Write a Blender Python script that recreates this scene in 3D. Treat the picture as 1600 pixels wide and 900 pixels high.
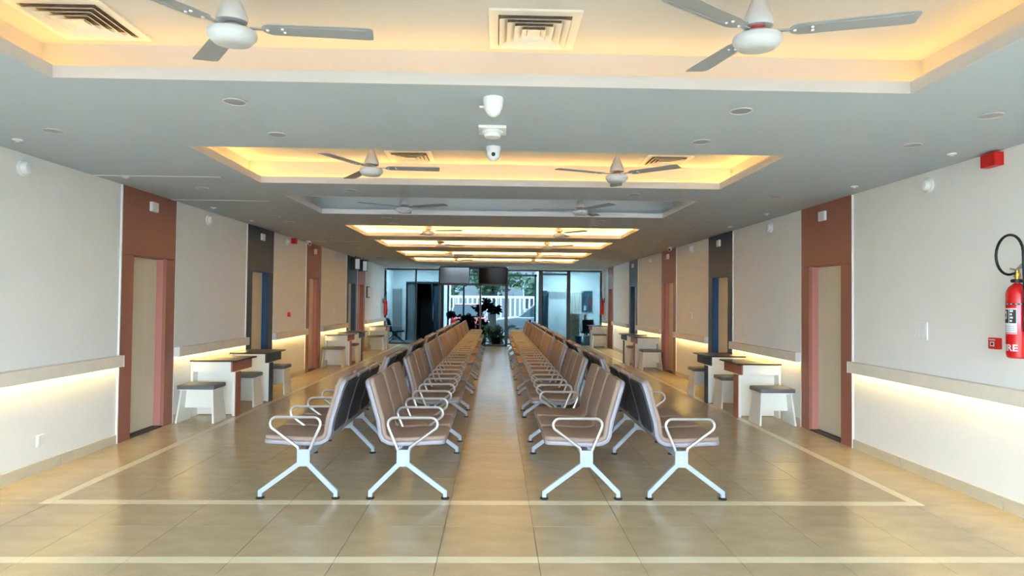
import bpy, bmesh, math, random
from mathutils import Vector, Matrix

random.seed(11)
PI = math.pi
scene = bpy.context.scene
for o in list(bpy.data.objects):
    bpy.data.objects.remove(o)
C = scene.collection

# ------------------------------------------------------------------ camera
cam_d = bpy.data.cameras.new('camera')
cam_d.sensor_width = 36.0
cam_d.lens = 976.8 / 1600 * 36.0
cam_d.clip_end = 300
cam = bpy.data.objects.new('camera', cam_d)
C.objects.link(cam)
cam.matrix_world = Matrix(((0.99962837, -0.01087729, -0.02499631, 0),
                           (-0.02522850, -0.02176090, -0.99944484, 0),
                           (0.01032731, 0.99970403, -0.02202723, 1.58),
                           (0, 0, 0, 1)))
scene.camera = cam

# ------------------------------------------------------------------ world, exposure
SKY = 10.5
COVE = (10.0, 17.0, 0, 95.0, 95.0, 95.0, 95.0)      # the trays are dimmed one by one: the nearest lowest
RAIL = 25.0
world = bpy.data.worlds.new('sky')
scene.world = world
world.use_nodes = True
wn = world.node_tree.nodes
wn['Background'].inputs[0].default_value = (0.71, 0.86, 1.0, 1)
wn['Background'].inputs[1].default_value = SKY
scene.view_settings.view_transform = 'Standard'
scene.view_settings.look = 'None'
scene.view_settings.gamma = 1
scene.view_settings.use_curve_mapping = False
scene.view_settings.exposure = 1.25

# ------------------------------------------------------------------ materials
def lin(c):
    return tuple(((v / 255) / 12.92 if v / 255 <= 0.04045 else (((v / 255) + 0.055) / 1.055) ** 2.4) for v in c)

def mat(name, rgb, rough=0.6, metal=0.0, noise=0.0, scale=20.0, bump=0.0, bscale=None, spec=0.5, coat=0.0, rand=0.0, stretch=None):
    m = bpy.data.materials.new(name)
    m.use_nodes = True
    nt = m.node_tree
    b = nt.nodes['Principled BSDF']
    b.inputs['Roughness'].default_value = rough
    b.inputs['Metallic'].default_value = metal
    b.inputs['Specular IOR Level'].default_value = spec
    b.inputs['Coat Weight'].default_value = coat
    b.inputs['Coat Roughness'].default_value = 0.1
    col = lin(rgb) + (1,)
    b.inputs['Base Color'].default_value = col
    out = None
    if noise > 0 or bump > 0:
        tc = nt.nodes.new('ShaderNodeTexCoord')
        mp = nt.nodes.new('ShaderNodeMapping')
        if stretch:
            mp.inputs['Scale'].default_value = stretch
        nt.links.new(tc.outputs['Object'], mp.inputs[0])
    if noise > 0:
        n = nt.nodes.new('ShaderNodeTexNoise')
        n.inputs['Scale'].default_value = scale
        n.inputs['Detail'].default_value = 5
        nt.links.new(mp.outputs[0], n.inputs['Vector'])
        r = nt.nodes.new('ShaderNodeMapRange')
        r.inputs[1].default_value = 0.3
        r.inputs[2].default_value = 0.7
        r.inputs[3].default_value = 1 - noise
        r.inputs[4].default_value = 1 + noise
        nt.links.new(n.outputs['Fac'], r.inputs[0])
        out = r.outputs[0]
    if rand > 0:
        oi = nt.nodes.new('ShaderNodeObjectInfo')
        r2 = nt.nodes.new('ShaderNodeMapRange')
        r2.inputs[3].default_value = 1 - rand
        r2.inputs[4].default_value = 1 + rand
        nt.links.new(oi.outputs['Random'], r2.inputs[0])
        if out is not None:
            mu = nt.nodes.new('ShaderNodeMath')
            mu.operation = 'MULTIPLY'
            nt.links.new(out, mu.inputs[0])
            nt.links.new(r2.outputs[0], mu.inputs[1])
            out = mu.outputs[0]
        else:
            out = r2.outputs[0]
    if out is not None:
        vm = nt.nodes.new('ShaderNodeVectorMath')
        vm.operation = 'SCALE'
        vm.inputs[0].default_value = col[:3]
        nt.links.new(out, vm.inputs['Scale'])
        nt.links.new(vm.outputs[0], b.inputs['Base Color'])
    if bump > 0:
        n2 = nt.nodes.new('ShaderNodeTexNoise')
        n2.inputs['Scale'].default_value = bscale or scale
        n2.inputs['Detail'].default_value = 3
        nt.links.new(mp.outputs[0], n2.inputs['Vector'])
        bp = nt.nodes.new('ShaderNodeBump')
        bp.inputs['Strength'].default_value = bump
        bp.inputs['Distance'].default_value = 0.01
        nt.links.new(n2.outputs['Fac'], bp.inputs['Height'])
        nt.links.new(bp.outputs[0], b.inputs['Normal'])
    return m

def emit(name, rgb, strength):
    m = bpy.data.materials.new(name)
    m.use_nodes = True
    nt = m.node_tree
    nt.nodes.remove(nt.nodes['Principled BSDF'])
    e = nt.nodes.new('ShaderNodeEmission')
    e.inputs[0].default_value = tuple(rgb) + (1,)
    e.inputs[1].default_value = strength
    nt.links.new(e.outputs[0], nt.nodes['Material Output'].inputs[0])
    return m

def glass(name, tint, refl=0.08):
    m = bpy.data.materials.new(name)
    m.use_nodes = True
    nt = m.node_tree
    nt.nodes.remove(nt.nodes['Principled BSDF'])
    t = nt.nodes.new('ShaderNodeBsdfTransparent')
    t.inputs[0].default_value = tuple(tint) + (1,)
    if refl <= 0:
        nt.links.new(t.outputs[0], nt.nodes['Material Output'].inputs[0])
        return m
    g = nt.nodes.new('ShaderNodeBsdfGlossy')
    g.inputs['Roughness'].default_value = 0.02
    mx = nt.nodes.new('ShaderNodeMixShader')
    mx.inputs[0].default_value = refl
    nt.links.new(t.outputs[0], mx.inputs[1])
    nt.links.new(g.outputs[0], mx.inputs[2])
    nt.links.new(mx.outputs[0], nt.nodes['Material Output'].inputs[0])
    return m

M = dict(
    ceil=mat('ceiling_paint', (186, 197, 206), 0.85, noise=0.012, scale=2.0),
    wall=mat('wall_paint', (240, 238, 232), 0.75, noise=0.012, scale=3.0, bump=0.03, bscale=160),
    tile=mat('floor_tile', (180, 162, 130), 0.24, noise=0.10, scale=3.2, spec=0.5, rand=0.05, bump=0.012, bscale=9, stretch=(1, 2.2, 1)),
    grout=mat('grout', (118, 106, 90), 0.8, noise=0.1, scale=40),
    strip=mat('cream_inlay', (222, 210, 178), 0.26, noise=0.05, scale=5),
    base=mat('skirting', (206, 194, 168), 0.4, noise=0.04, scale=8),
    brown=mat('brown_laminate', (158, 100, 82), 0.5, noise=0.06, scale=60, bump=0.05, bscale=300),
    brown_daylit=mat('daylit_brown_laminate', (190, 124, 116), 0.5, noise=0.05, scale=60, bump=0.05, bscale=300),  # brown laminate turned pinker: daylight on the reveals put into the colour
    navy=mat('navy_laminate', (44, 58, 76), 0.5, noise=0.06, scale=60, bump=0.05, bscale=300),
    blue=mat('blue_laminate', (24, 78, 122), 0.5, noise=0.05, scale=60),
    door=mat('beige_door', (222, 210, 182), 0.5, noise=0.03, scale=12, stretch=(1, 1, .1)),
    dark=mat('dark_threshold', (70, 62, 56), 0.5, noise=0.1, scale=10),
    white=mat('white_plastic', (236, 236, 234), 0.35, noise=0.01, scale=10),
    whitelam=mat('white_laminate', (238, 236, 226), 0.4, noise=0.015, scale=6),
    rail=mat('cream_rail', (236, 226, 208), 0.45, noise=0.03, scale=8),
    railtop=mat('rail_end', (226, 220, 214), 0.4, noise=0.01, scale=8),
    fabric=mat('taupe_fabric', (150, 128, 114), 0.85, noise=0.06, scale=240, bump=0.12, bscale=500, spec=0.25),
    shell=mat('silver_shell', (138, 133, 140), 0.4, noise=0.03, scale=20),
    rear=mat('charcoal_back', (56, 56, 62), 0.6, noise=0.06, scale=80, bump=0.05, bscale=200),
    metal=mat('painted_steel', (158, 167, 176), 0.4, noise=0.02, scale=15),
    chrome=mat('brushed_arm', (205, 204, 204), 0.28, metal=0.75, noise=0.03, scale=30),
    black=mat('black_plastic', (34, 34, 36), 0.5, noise=0.05, scale=30),
    desktop=mat('dark_desktop', (54, 44, 40), 0.3, noise=0.08, scale=14, stretch=(1, 6, 1)),
    cushion=mat('grey_vinyl', (110, 111, 116), 0.55, noise=0.04, scale=40, bump=0.06, bscale=180),
    fanw=mat('fan_white', (206, 209, 211), 0.35, noise=0.01, scale=10),
    blade=mat('fan_blade', (166, 172, 178), 0.4, noise=0.015, scale=10, metal=0.15),
    red=mat('red_enamel', (212, 14, 20), 0.25, noise=0.03, scale=12, coat=0.4),
    redplastic=mat('red_plastic', (214, 24, 20), 0.35, noise=0.04, scale=14),
    brass=mat('brass', (196, 150, 66), 0.3, metal=0.9, noise=0.05, scale=30),
    rubber=mat('rubber', (26, 30, 34), 0.45, noise=0.05, scale=50),
    label=mat('paper_label', (222, 222, 224), 0.5, noise=0.03, scale=40),
    labeldark=mat('dark_print', (34, 32, 38), 0.5, noise=0.05, scale=40),
    frame=mat('black_aluminium', (28, 30, 34), 0.4, noise=0.05, scale=20),
    lens=mat('grey_diffuser', (160, 166, 174), 0.5, noise=0.03, scale=30),
    vent=mat('diffuser_metal', (226, 222, 212), 0.45, noise=0.01, scale=10),
    duct=mat('duct_dark', (128, 112, 100), 0.8, noise=0.2, scale=18),
    screen=mat('screen_black', (16, 17, 20), 0.08, noise=0.05, scale=3),
    screengrey=mat('screen_silver', (96, 96, 98), 0.12, metal=0.85, noise=0.04, scale=2),
    paving=mat('entrance_paving', (112, 111, 108), 0.8, noise=0.08, scale=1.5),
    concrete=mat('forecourt', (124, 128, 130), 0.8, noise=0.08, scale=1.5),
    greywall=mat('grey_stone', (150, 154, 158), 0.7, noise=0.08, scale=6),
    coolwall=mat('cool_white_wall', (222, 228, 230), 0.7, noise=0.02, scale=3),
    teal=mat('teal_panel', (52, 84, 100), 0.5, noise=0.06, scale=8),
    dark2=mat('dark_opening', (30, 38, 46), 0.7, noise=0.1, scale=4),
    curtain=mat('pale_curtain', (206, 206, 198), 0.8, noise=0.06, scale=20, stretch=(6, 6, .2)),
    counter=mat('beige_counter', (196, 182, 150), 0.5, noise=0.05, scale=10),
    bluebin=mat('blue_bin', (28, 74, 128), 0.4, noise=0.05, scale=12),
    carred=mat('car_red', (206, 96, 96), 0.3, noise=0.03, scale=5, coat=0.5),
    carsilver=mat('car_silver', (160, 168, 172), 0.3, metal=0.3, noise=0.03, scale=5, coat=0.5),
    carwhite=mat('car_white', (226, 228, 230), 0.3, noise=0.02, scale=5, coat=0.5),
    carglass=mat('car_glass', (60, 76, 84), 0.08, noise=0.04, scale=4),
    leafdark=mat('dark_leaf', (20, 36, 28), 0.9, noise=0.25, scale=9, spec=0.03),
    leafpale=mat('pale_leaf', (196, 212, 176), 0.9, noise=0.25, scale=9, spec=0.05),
    leaftree=mat('tree_leaf', (86, 108, 84), 0.9, noise=0.3, scale=2, spec=0.05),
    bark=mat('bark', (92, 76, 62), 0.9, noise=0.2, scale=12),
    fence=mat('white_fence', (232, 236, 240), 0.5, noise=0.02, scale=8),
    terracotta=mat('planter', (104, 98, 92), 0.7, noise=0.1, scale=10),
    glass=glass('window_glass', (0.195, 0.24, 0.255), 0.0),
    solar=glass('solar_glass', (0.34, 0.40, 0.42), 0.0),
    facade=glass('facade_glass', (0.95, 0.97, 0.98), 0.06),
    tray_daylit=mat('daylit_tray_paint', (232, 234, 236), 0.8, noise=0.012, scale=2.0),  # tray paint lightened for the unlit tray: daylight put into the colour
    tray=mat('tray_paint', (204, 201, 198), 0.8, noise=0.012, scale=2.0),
    raill=emit('rail_led', (1.0, 0.77, 0.30), RAIL),
    panel=emit('added_panel_light', (0.80, 0.92, 1.0), 110.0),  # added light: unseen panels that brighten the rooms beyond the far glass
    lit=emit('lit_display', (0.75, 0.85, 0.9), 0.16),
)

for i, c in enumerate(COVE):
    M['cove%d' % i] = emit('cove_led', (1.0, 0.55, 0.14), c)

# ------------------------------------------------------------------ mesh helpers
class MB:
    def __init__(s):
        s.v, s.f = [], []

    def add(s, vs, fs):
        n = len(s.v)
        s.v += [tuple(p) for p in vs]
        s.f += [tuple(n + i for i in f) for f in fs]
        return s

    def box(s, x0, x1, y0, y1, z0, z1):
        return s.add([(x0, y0, z0), (x1, y0, z0), (x1, y1, z0), (x0, y1, z0), (x0, y0, z1), (x1, y0, z1), (x1, y1, z1), (x0, y1, z1)],
                     [(3, 2, 1, 0), (4, 5, 6, 7), (0, 1, 5, 4), (1, 2, 6, 5), (2, 3, 7, 6), (3, 0, 4, 7)])

    def hexa(s, b, t):                       # two quads (4 points each, same winding ccw from above): bottom, top
        return s.add(list(b) + list(t), [(3, 2, 1, 0), (4, 5, 6, 7), (0, 1, 5, 4), (1, 2, 6, 5), (2, 3, 7, 6), (3, 0, 4, 7)])

    def lathe(s, prof, n=20, cx=0, cy=0, cz=0, axis='z', a0=0.0, a1=2 * PI):
        full = abs(a1 - a0 - 2 * PI) < 1e-6
        k = n if full else n + 1
        vs, fs = [], []
        for r, h in prof:
            for i in range(k):
                a = a0 + (a1 - a0) * i / n
                p = (r * math.cos(a), r * math.sin(a), h)
                if axis == 'x':
                    p = (p[2], p[0], p[1])
                elif axis == 'y':
                    p = (p[1], p[2], p[0])
                vs.append((cx + p[0], cy + p[1], cz + p[2]))
        for j in range(len(prof) - 1):
            for i in range(n):
                a, b = j * k + i, j * k + (i + 1) % k
                fs.append((a, b, b + k, a + k))
        if full:
            if prof[0][0] > 1e-6:
                fs.append(tuple(reversed(range(k))))
            if prof[-1][0] > 1e-6:
                fs.append(tuple(range((len(prof) - 1) * k, len(prof) * k)))
        return s.add(vs, fs)

    def tube(s, path, r, n=8, closed=False, rects=None):
        P = [Vector(p) for p in path]
        m = len(P)
        t0 = (P[1] - P[0]).normalized()
        up = Vector((0, 0, 1)) if abs(t0.z) < 0.9 else Vector((0, 1, 0))
        nrm = t0.cross(up).normalized()
        vs, fs = [], []
        for i in range(m):
            if closed:
                t = (P[(i + 1) % m] - P[i - 1]).normalized()
            elif i == 0:
                t = t0
            elif i == m - 1:
                t = (P[i] - P[i - 1]).normalized()
            else:
                t = ((P[i + 1] - P[i]).normalized() + (P[i] - P[i - 1]).normalized()).normalized()
            nrm = (nrm - t * nrm.dot(t)).normalized()
            bi = t.cross(nrm)
            ri = r[i] if isinstance(r, (list, tuple)) else r
            for k in range(n):
                a = 2 * PI * k / n
                vs.append(P[i] + nrm * (ri * math.cos(a)) + bi * (ri * math.sin(a)))
        for i in range(m if closed else m - 1):
            for k in range(n):
                a, b = i * n + k, i * n + (k + 1) % n
                c, d = ((i + 1) % m) * n + (k + 1) % n, ((i + 1) % m) * n + k
                fs.append((a, b, c, d))
        if not closed:
            fs.append(tuple(reversed(range(n))))
            fs.append(tuple(range((m - 1) * n, m * n)))
        return s.add(vs, fs)

    def prism(s, poly, a, b, axis='y'):      # polygon (u,v) extruded along axis
        n = len(poly)
        def P(u, v, w):
            return {'y': (u, w, v), 'x': (w, u, v), 'z': (u, v, w)}[axis]
        vs = [P(u, v, a) for u, v in poly] + [P(u, v, b) for u, v in poly]
        fs = [tuple(reversed(range(n))), tuple(range(n, 2 * n))]
        fs += [(i, (i + 1) % n, n + (i + 1) % n, n + i) for i in range(n)]
        return s.add(vs, fs)

    def mesh(s, name, m, smooth=False, bevel=0.0, seg=2):
        me = bpy.data.meshes.new(name)
        me.from_pydata(s.v, [], s.f)
        bm = bmesh.new()
        bm.from_mesh(me)
        bmesh.ops.recalc_face_normals(bm, faces=bm.faces[:])
        if bevel > 0:
            eds = [e for e in bm.edges if len(e.link_faces) == 2 and e.calc_face_angle(0) > 0.5]
            bmesh.ops.bevel(bm, geom=eds, offset=bevel, segments=seg, affect='EDGES', profile=0.5)
        if smooth:
            for f in bm.faces:
                f.smooth = True
            for e in bm.edges:
                if len(e.link_faces) == 2 and e.calc_face_angle(0) > 0.7:
                    e.smooth = False
        bm.to_mesh(me)
        bm.free()
        me.materials.append(M[m])
        return me

    def build(s, name, m, parent=None, smooth=False, bevel=0.0, seg=2, loc=None):
        return ob(name, s.mesh(name, m, smooth, bevel, seg), parent, loc)

def ob(name, me, parent=None, loc=None):
    o = bpy.data.objects.new(name, me)
    C.objects.link(o)
    o.parent = parent
    if loc:
        o.location = loc
    return o

def tag(o, label, cat, group=None):
    o['label'] = label
    o['category'] = cat
    if group:
        o['group'] = group
    return o

def thing(name, label, cat, loc=(0, 0, 0), rz=0.0, group=None):
    o = bpy.data.objects.new(name, None)
    o.empty_display_size = 0.1
    C.objects.link(o)
    o.location = loc
    o.rotation_euler = (0, 0, rz)
    return tag(o, label, cat, group)

def struct(o, label=None):
    o['kind'] = 'structure'
    if label:
        o['label'] = label
    return o

def sroot(name, loc=(0, 0, 0), label=None):
    o = bpy.data.objects.new(name, None)
    C.objects.link(o)
    o.location = loc
    return struct(o, label)

def copy_tree(o, parent=None):
    c = o.copy()
    C.objects.link(c)
    c.parent = parent
    for ch in list(o.children):
        copy_tree(ch, c)
    return c

ORD = ['first', 'second', 'third', 'fourth', 'fifth', 'sixth', 'seventh', 'eighth', 'ninth', 'tenth']

def arc(cx, cz, r, a0, a1, n=6):
    return [(cx + r * math.cos(math.radians(a0 + (a1 - a0) * i / n)), cz + r * math.sin(math.radians(a0 + (a1 - a0) * i / n))) for i in range(n + 1)]

# ------------------------------------------------------------------ dimensions of the hall
XL, XR, ZC = -4.094, 3.974, 2.817
Y0, YF = -1.3, 23.0
TX0, TX1 = -2.51, 2.40
TRAYS = [(2.0, 3.555, True), (5.12, 6.67, True), (7.5, 8.99, False), (10.36, 12.0, True), (12.82, 14.38, True), (15.6, 17.2, True), (18.0, 19.75, True)]
ZT = 3.09
CW = 0.20

# ------------------------------------------------------------------ floor
fl = struct(MB().box(XL - .2, XR + .2, Y0, YF, -0.12, -0.004).build('floor', 'grout'), 'glossy grey beige tiled floor with cream inlaid border strips')
xs = [-3.40, -2.83, -2.21, -1.59, -0.965, -0.345, 0.275, 0.90, 1.515, 2.13, 2.74, 3.33]
G = 0.0018
tile_cache = {}
def tile(x0, x1, y0, y1, m='tile', name='tile'):
    w, d = round(x1 - x0, 3), round(y1 - y0, 3)
    k = (w, d, m)
    if k not in tile_cache:
        tile_cache[k] = MB().box(-w / 2 + G, w / 2 - G, -d / 2 + G, d / 2 - G, -0.004, 0.0).mesh(name, m)
    return ob(name, tile_cache[k], fl, ((x0 + x1) / 2, (y0 + y1) / 2, 0))
rows = [(3.22, 3.82), (3.91, 4.43), (4.43, 4.90)]
y = 5.0
while y < 10.9:
    rows.append((y, y + .615))
    y += .615
YT = y
for (a, b) in rows:
    for i in range(len(xs) - 1):
        tile(xs[i], xs[i + 1], a, b)
    if b < 4.95:
        tile(XL, xs[0], a, b)
        tile(xs[-1], XR, a, b)
    else:
        tile(XL, -3.49, a, b)
        tile(3.42, XR, a, b)
mb = MB()
def far_tiles(ya, yb):
    yy = ya
    while yy < yb - .01:
        ye = min(yy + .615, yb)
        for i in range(len(xs) - 1):
            mb.box(xs[i] + G, xs[i + 1] - G, yy + G, ye - G, -0.004, 0)
        mb.box(XL, -3.49 - G, yy + G, ye - G, -0.004, 0)
        mb.box(3.42 + G, XR, yy + G, ye - G, -0.004, 0)
        yy = ye
far_tiles(YT, YF)
yy = Y0
while yy < 3.21:
    ye = min(yy + .672, 3.22)
    for i in range(len(xs) - 1):
        mb.box(xs[i] + G, xs[i + 1] - G, yy + G, ye - G, -0.004, 0)
    mb.box(XL, xs[0] - G, yy + G, ye - G, -0.004, 0)
    mb.box(xs[-1] + G, XR, yy + G, ye - G, -0.004, 0)
    yy = ye
o = mb.build('distant_tiles', 'tile', fl)
o['kind'] = 'stuff'
for i in range(len(xs) - 1):
    tile(xs[i], xs[i + 1], 3.82, 3.91, 'strip', 'inlay_strip')
    tile(xs[i], xs[i + 1], 4.90, 5.0, 'strip', 'inlay_strip')
for x0, x1 in ((XL, xs[0]), (xs[-1], XR)):
    tile(x0, x1, 3.82, 3.91, 'strip', 'inlay_strip')
tile(XL, -3.49, 4.90, 5.0)
tile(3.42, XR, 4.90, 5.0)
for x0, x1 in ((-3.49, -3.40), (3.33, 3.42)):
    tile(x0, x1, 4.90, 5.0, 'strip', 'inlay_strip')
    y = 5.0
    while y < YF - .01:
        ye = min(y + 1.23, YF)
        tile(x0, x1, y, ye, 'strip', 'inlay_strip')
        y = ye

# ------------------------------------------------------------------ ceiling with light trays
mb = MB()
T = 0.012
mb.box(XL - .2, TX0 - T, Y0, YF + .1, ZC, ZC + T)
mb.box(TX1 + T, XR + .2, Y0, YF + .1, ZC, ZC + T)
ya = Y0
for (a, b, lit) in TRAYS:
    mb.box(TX0 - T, TX1 + T, ya, a - T, ZC, ZC + T)
    ya = b + T
mb.box(TX0 - T, TX1 + T, ya, YF + .1, ZC, ZC + T)
ceil = struct(mb.build('ceiling', 'ceil'), 'pale grey ceiling with a row of recessed trays')
struct(MB().box(XL - .3, XR + .3, Y0, YF + .1, ZT + .02, ZT + .14).build('ceiling_slab', 'ceil'), 'slab above the ceiling trays')
LIP = 0.07
for ti, (a, b, lit) in enumerate(TRAYS):
    mb = MB()
    X0, X1 = TX0, TX1
    for (x0, x1, y0, y1) in ((X0 - T, X0, a - T, b + T), (X1, X1 + T, a - T, b + T), (X0, X1, a - T, a), (X0, X1, b, b + T)):
        mb.box(x0, x1, y0, y1, ZC - .0005, ZC + LIP)
    tr = mb.build('tray_lip', 'tray' if lit else 'tray_daylit', ceil)
    mb = MB()
    e = CW
    for (x0, x1, y0, y1) in ((X0 - e - T, X0 - e, a - e - T, b + e + T), (X1 + e, X1 + e + T, a - e - T, b + e + T), (X0 - e, X1 + e, a - e - T, a - e), (X0 - e, X1 + e, b + e, b + e + T)):
        mb.box(x0, x1, y0, y1, ZC + T, ZT + .012)
    mb.box(X0 - e, X1 + e, a - e, b + e, ZT, ZT + .012)
    mb.build('tray_recess', 'tray' if lit else 'tray_daylit', tr)
    if lit:
        s = CW - .022
        w = 0.012
        z = ZC + .062
        for (x0, x1, y0, y1) in ((X0 - s - w, X0 - s, a - s, b + s), (X1 + s, X1 + s + w, a - s, b + s), (X0 - s, X1 + s, a - s - w, a - s), (X0 - s, X1 + s, b + s, b + s + w)):
            MB().box(x0, x1, y0, y1, z, z + .008).build('led_strip', 'cove%d' % ti, tr)
# thin pale joint lines of the access panels in the ceiling
for (x0, x1, y) in ((-4.08, -2.82, 6.4), (-4.08, -2.87, 7.92), (-4.05, -3.62, 13.3), (-3.43, -2.92, 13.26)):
    MB().box(x0, x1, y - .02, y + .02, ZC - .004, ZC + .002).build('joint_profile', 'white', ceil)

# ------------------------------------------------------------------ walls, doors, rails
DL = [(6.90, 8.05, 'brown'), (10.33, 11.54, 'navy'), (13.53, 14.67, 'brown'), (17.17, 18.42, 'navy'), (18.46, 19.55, 'brown')]
DR = [(6.87, 8.03, 'brown'), (10.39, 11.59, 'navy'), (13.69, 14.90, 'brown'), (17.42, 18.56, 'navy'), (21.05, 22.10, 'brown')]
REC = 0.138

def wall(side, doors, name):
    X = XL if side < 0 else XR
    mb = MB()
    def seg(y0, y1, z0=-.1, z1=ZC):
        a, b = X, X + side * .14
        mb.box(min(a, b), max(a, b), y0, y1, z0, z1)
    ya = Y0
    for (a, b, c) in doors:
        seg(ya, a)
        ya = b
    seg(ya, YF + .1)
    a, b = X + side * .14, X + side * .2
    mb.box(min(a, b), max(a, b), Y0, YF + .1, -.1, ZC)
    return struct(mb.build(name, 'wall'), 'off-white painted side wall of the hall')
wall(-1, DL, 'wall_left')
wall(1, DR, 'wall_right')

SIDE = {-1: 'left', 1: 'right'}
nd = 0
for side, doors in ((-1, DL), (1, DR)):
    X = XL if side < 0 else XR
    base = struct(MB().box(0, .001, 0, .001, 0.01, .011).build('baseboard_' + SIDE[side], 'base'), 'cream skirting along the wall')
    ya = Y0
    segs = []
    for k, (a, b, c) in enumerate(doors):
        nd += 1
        D = sroot('door_%d' % nd, (X, a, 0), '%s laminate door surround, %s one along the %s wall' % ('brown' if c == 'brown' else 'navy blue', ORD[k], SIDE[side]))
        w = b - a
        o0, o1, oh = .235, w - .215, 2.06
        if side > 0:
            o0, o1 = .225, w - .20
        def bx(u0, u1, y0, y1, z0, z1):       # u measured from the wall face into the wall (+) or room (-)
            x0, x1 = side * u0, side * u1
            return MB().box(min(x0, x1), max(x0, x1), y0, y1, z0, z1)
        lam = c
        rev = 'brown_daylit' if c == 'brown' else 'blue'
        bx(-.012, .03, 0.003, o0, 0, oh).build('side_panel', lam, D)
        bx(-.012, .03, o1, w - .003, 0, oh).build('side_panel', lam, D)
        bx(-.012, .03, 0.003, w - .003, oh + .004, ZC - .002).build('header_panel', lam, D)
        bx(.03, REC, o0 - .02, o0, 0, oh).build('reveal', rev, D)
        bx(.03, REC, o1, o1 + .02, 0, oh).build('reveal', rev, D)
        bx(.03, REC, o0, o1, oh - .004, oh + .016).build('reveal', rev, D)
        leaf = bx(REC - .03, REC + .01, o0 + .003, o1 - .003, .018, oh - .006).build('door_leaf', 'door', D)
        hb = MB().lathe([(0, 0), (.022, 0), (.022, .006), (.009, .008), (.009, .03), (0, .03)], 12, axis='x')
        h = hb.build('handle_rose', 'chrome', leaf, smooth=True, loc=(side * (REC - .03), o0 + .08, 1.0))
        h.rotation_euler = (0, 0, PI if side > 0 else 0)
        bx(0, REC + .01, o0, o1, 0, .012).build('threshold', 'dark', D)
        # pale metal edge trims on both sides of the panel
        bx(-.016, .0, -.012, .003, 0, ZC - .002).build('edge_trim', 'white', D)
        bx(-.016, .0, w - .003, w + .006, 0, ZC - .002).build('edge_trim', 'white', D)
        # indicator box above the door
        if not (side < 0 and k >= 3):
            bl = thing('indicator_box', 'small white indicator box above the %s %s door along the %s wall' % (ORD[k], 'brown' if c == 'brown' else 'navy', SIDE[side]), 'indicator box', (X - side * .012, a + w / 2 + .02, 2.60), 0, 'indicator boxes above the doors')
            x0, x1 = 0, -side * .035
            MB().box(min(x0, x1), max(x0, x1), -.07, .07, 0, .115).build('housing', 'white', bl, bevel=.004)
            x0, x1 = -side * .035, -side * .038
            MB().box(min(x0, x1), max(x0, x1), -.055, .055, .015, .1).build('lens', 'white', bl)
        segs.append((ya, a))
        ya = b
    segs.append((ya, YF - .02))
    bn = 0
    for (a, b) in segs:
        if b - a < .3:
            continue
        x0, x1 = X, X - side * .012
        ya_ = a
        while ya_ < b - .01:                     # the skirting comes in 1.2 m lengths
            yb_ = min(ya_ + 1.22, b)
            MB().box(min(x0, x1), max(x0, x1), ya_ + .012, yb_ - .0015 if yb_ < b else b - .012, 0.0, .1).build('skirting_board', 'base', base)
            ya_ = yb_
        # crash rail with the light strip beneath
        e0, e1 = a + .01, b - .02
        if side < 0 and a < 20 and a > 19:
            e1 = YF - .1
        bn += 1
        near = {1: 'nearest the camera', 2: 'between the first and second doors', 3: 'between the second and third doors', 4: 'between the third and fourth doors', 5: 'beyond the fourth door', 6: 'at the glazed far end'}
        if side < 0:
            near[5] = 'beyond the last door'
        else:
            near[5] = 'between the fourth and fifth doors'
        t = thing('wall_rail', 'cream wall rail glowing underneath, %s wall, %s' % (SIDE[side], near[bn]), 'wall rail', (X, e0, 0), 0, 'lit rails along the side walls')
        L = e1 - e0
        xa, xb = -side * .0, -side * .08
        mb = MB()
        mb.box(min(-side * .062, xb), max(-side * .062, xb), 0.004, L - .004, .835, .955)
        mb.box(min(xa, -side * .062), max(xa, -side * .062), .004, L - .004, .905, .955)
        mb.build('rail', 'rail', t, bevel=.003, seg=1)
        for yy in (0, L - .004):
            MB().box(min(0, -side * .083), max(0, -side * .083), yy, yy + .004, .833, .957).build('end_cap', 'railtop', t)
        MB().box(min(-side * .02, -side * .032), max(-side * .02, -side * .032), .02, L - .02, .893, .901).build('led_strip', 'raill', t)

# back of the hall behind the camera: glazed entrance front that lets the daylight in
mb = MB()
mb.box(XL, -3.7, Y0 - .1, Y0, -.1, ZC + .4)
mb.box(3.6, XR, Y0 - .1, Y0, -.1, ZC + .4)
mb.box(-3.7, 3.6, Y0 - .1, Y0, 2.55, ZC + .4)
struct(mb.build('wall_back', 'wall'))
w2 = sroot('window_2', (0, Y0, 0), 'glazed entrance front behind the viewer')
for i in range(7):
    x = -3.7 + 7.3 * i / 6
    MB().box(x - .03, x + .03, -.08, -.02, 0, 2.55).build('mullion', 'frame', w2)
for i in range(6):
    x = -3.7 + 7.3 * i / 6
    MB().box(x + .03, x + 7.3 / 6 - .03, -.056, -.05, 0.0, 2.55).build('pane', 'facade', w2)

# ------------------------------------------------------------------ far glazing
w1 = sroot('window_1', (0, YF, 0), 'black framed glazed partition across the far end')
ZG = 2.755
def fr(x0, x1, y0, y1, z0, z1, name='mullion'):
    return MB().box(x0, x1, y0, y1, z0, z1).build(name, 'frame', w1)
for x, w in ((-4.06, .06), (-2.95, .06), (-2.03, .06), (.40, .06), (1.62, .13), (2.66, .13), (3.86, .07)):
    fr(x - w / 2, x + w / 2, -.03, .03, 0, ZG)
for x0, x1 in ((-4.09, -2.0), (.37, 3.90)):
    fr(x0, x1, -.03, .03, ZG - .05, ZG, 'head_rail')
    fr(x0, x1, -.03, .03, 0, .05, 'sill_rail')
fr(1.68, 2.6, -.03, .03, 2.58, 2.64, 'head_rail')
struct(MB().box(3.892, XR, YF - .06, YF + .1, 0, ZG).build('wall_return_right', 'wall'), 'narrow wall return beside the far glazing')
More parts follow.
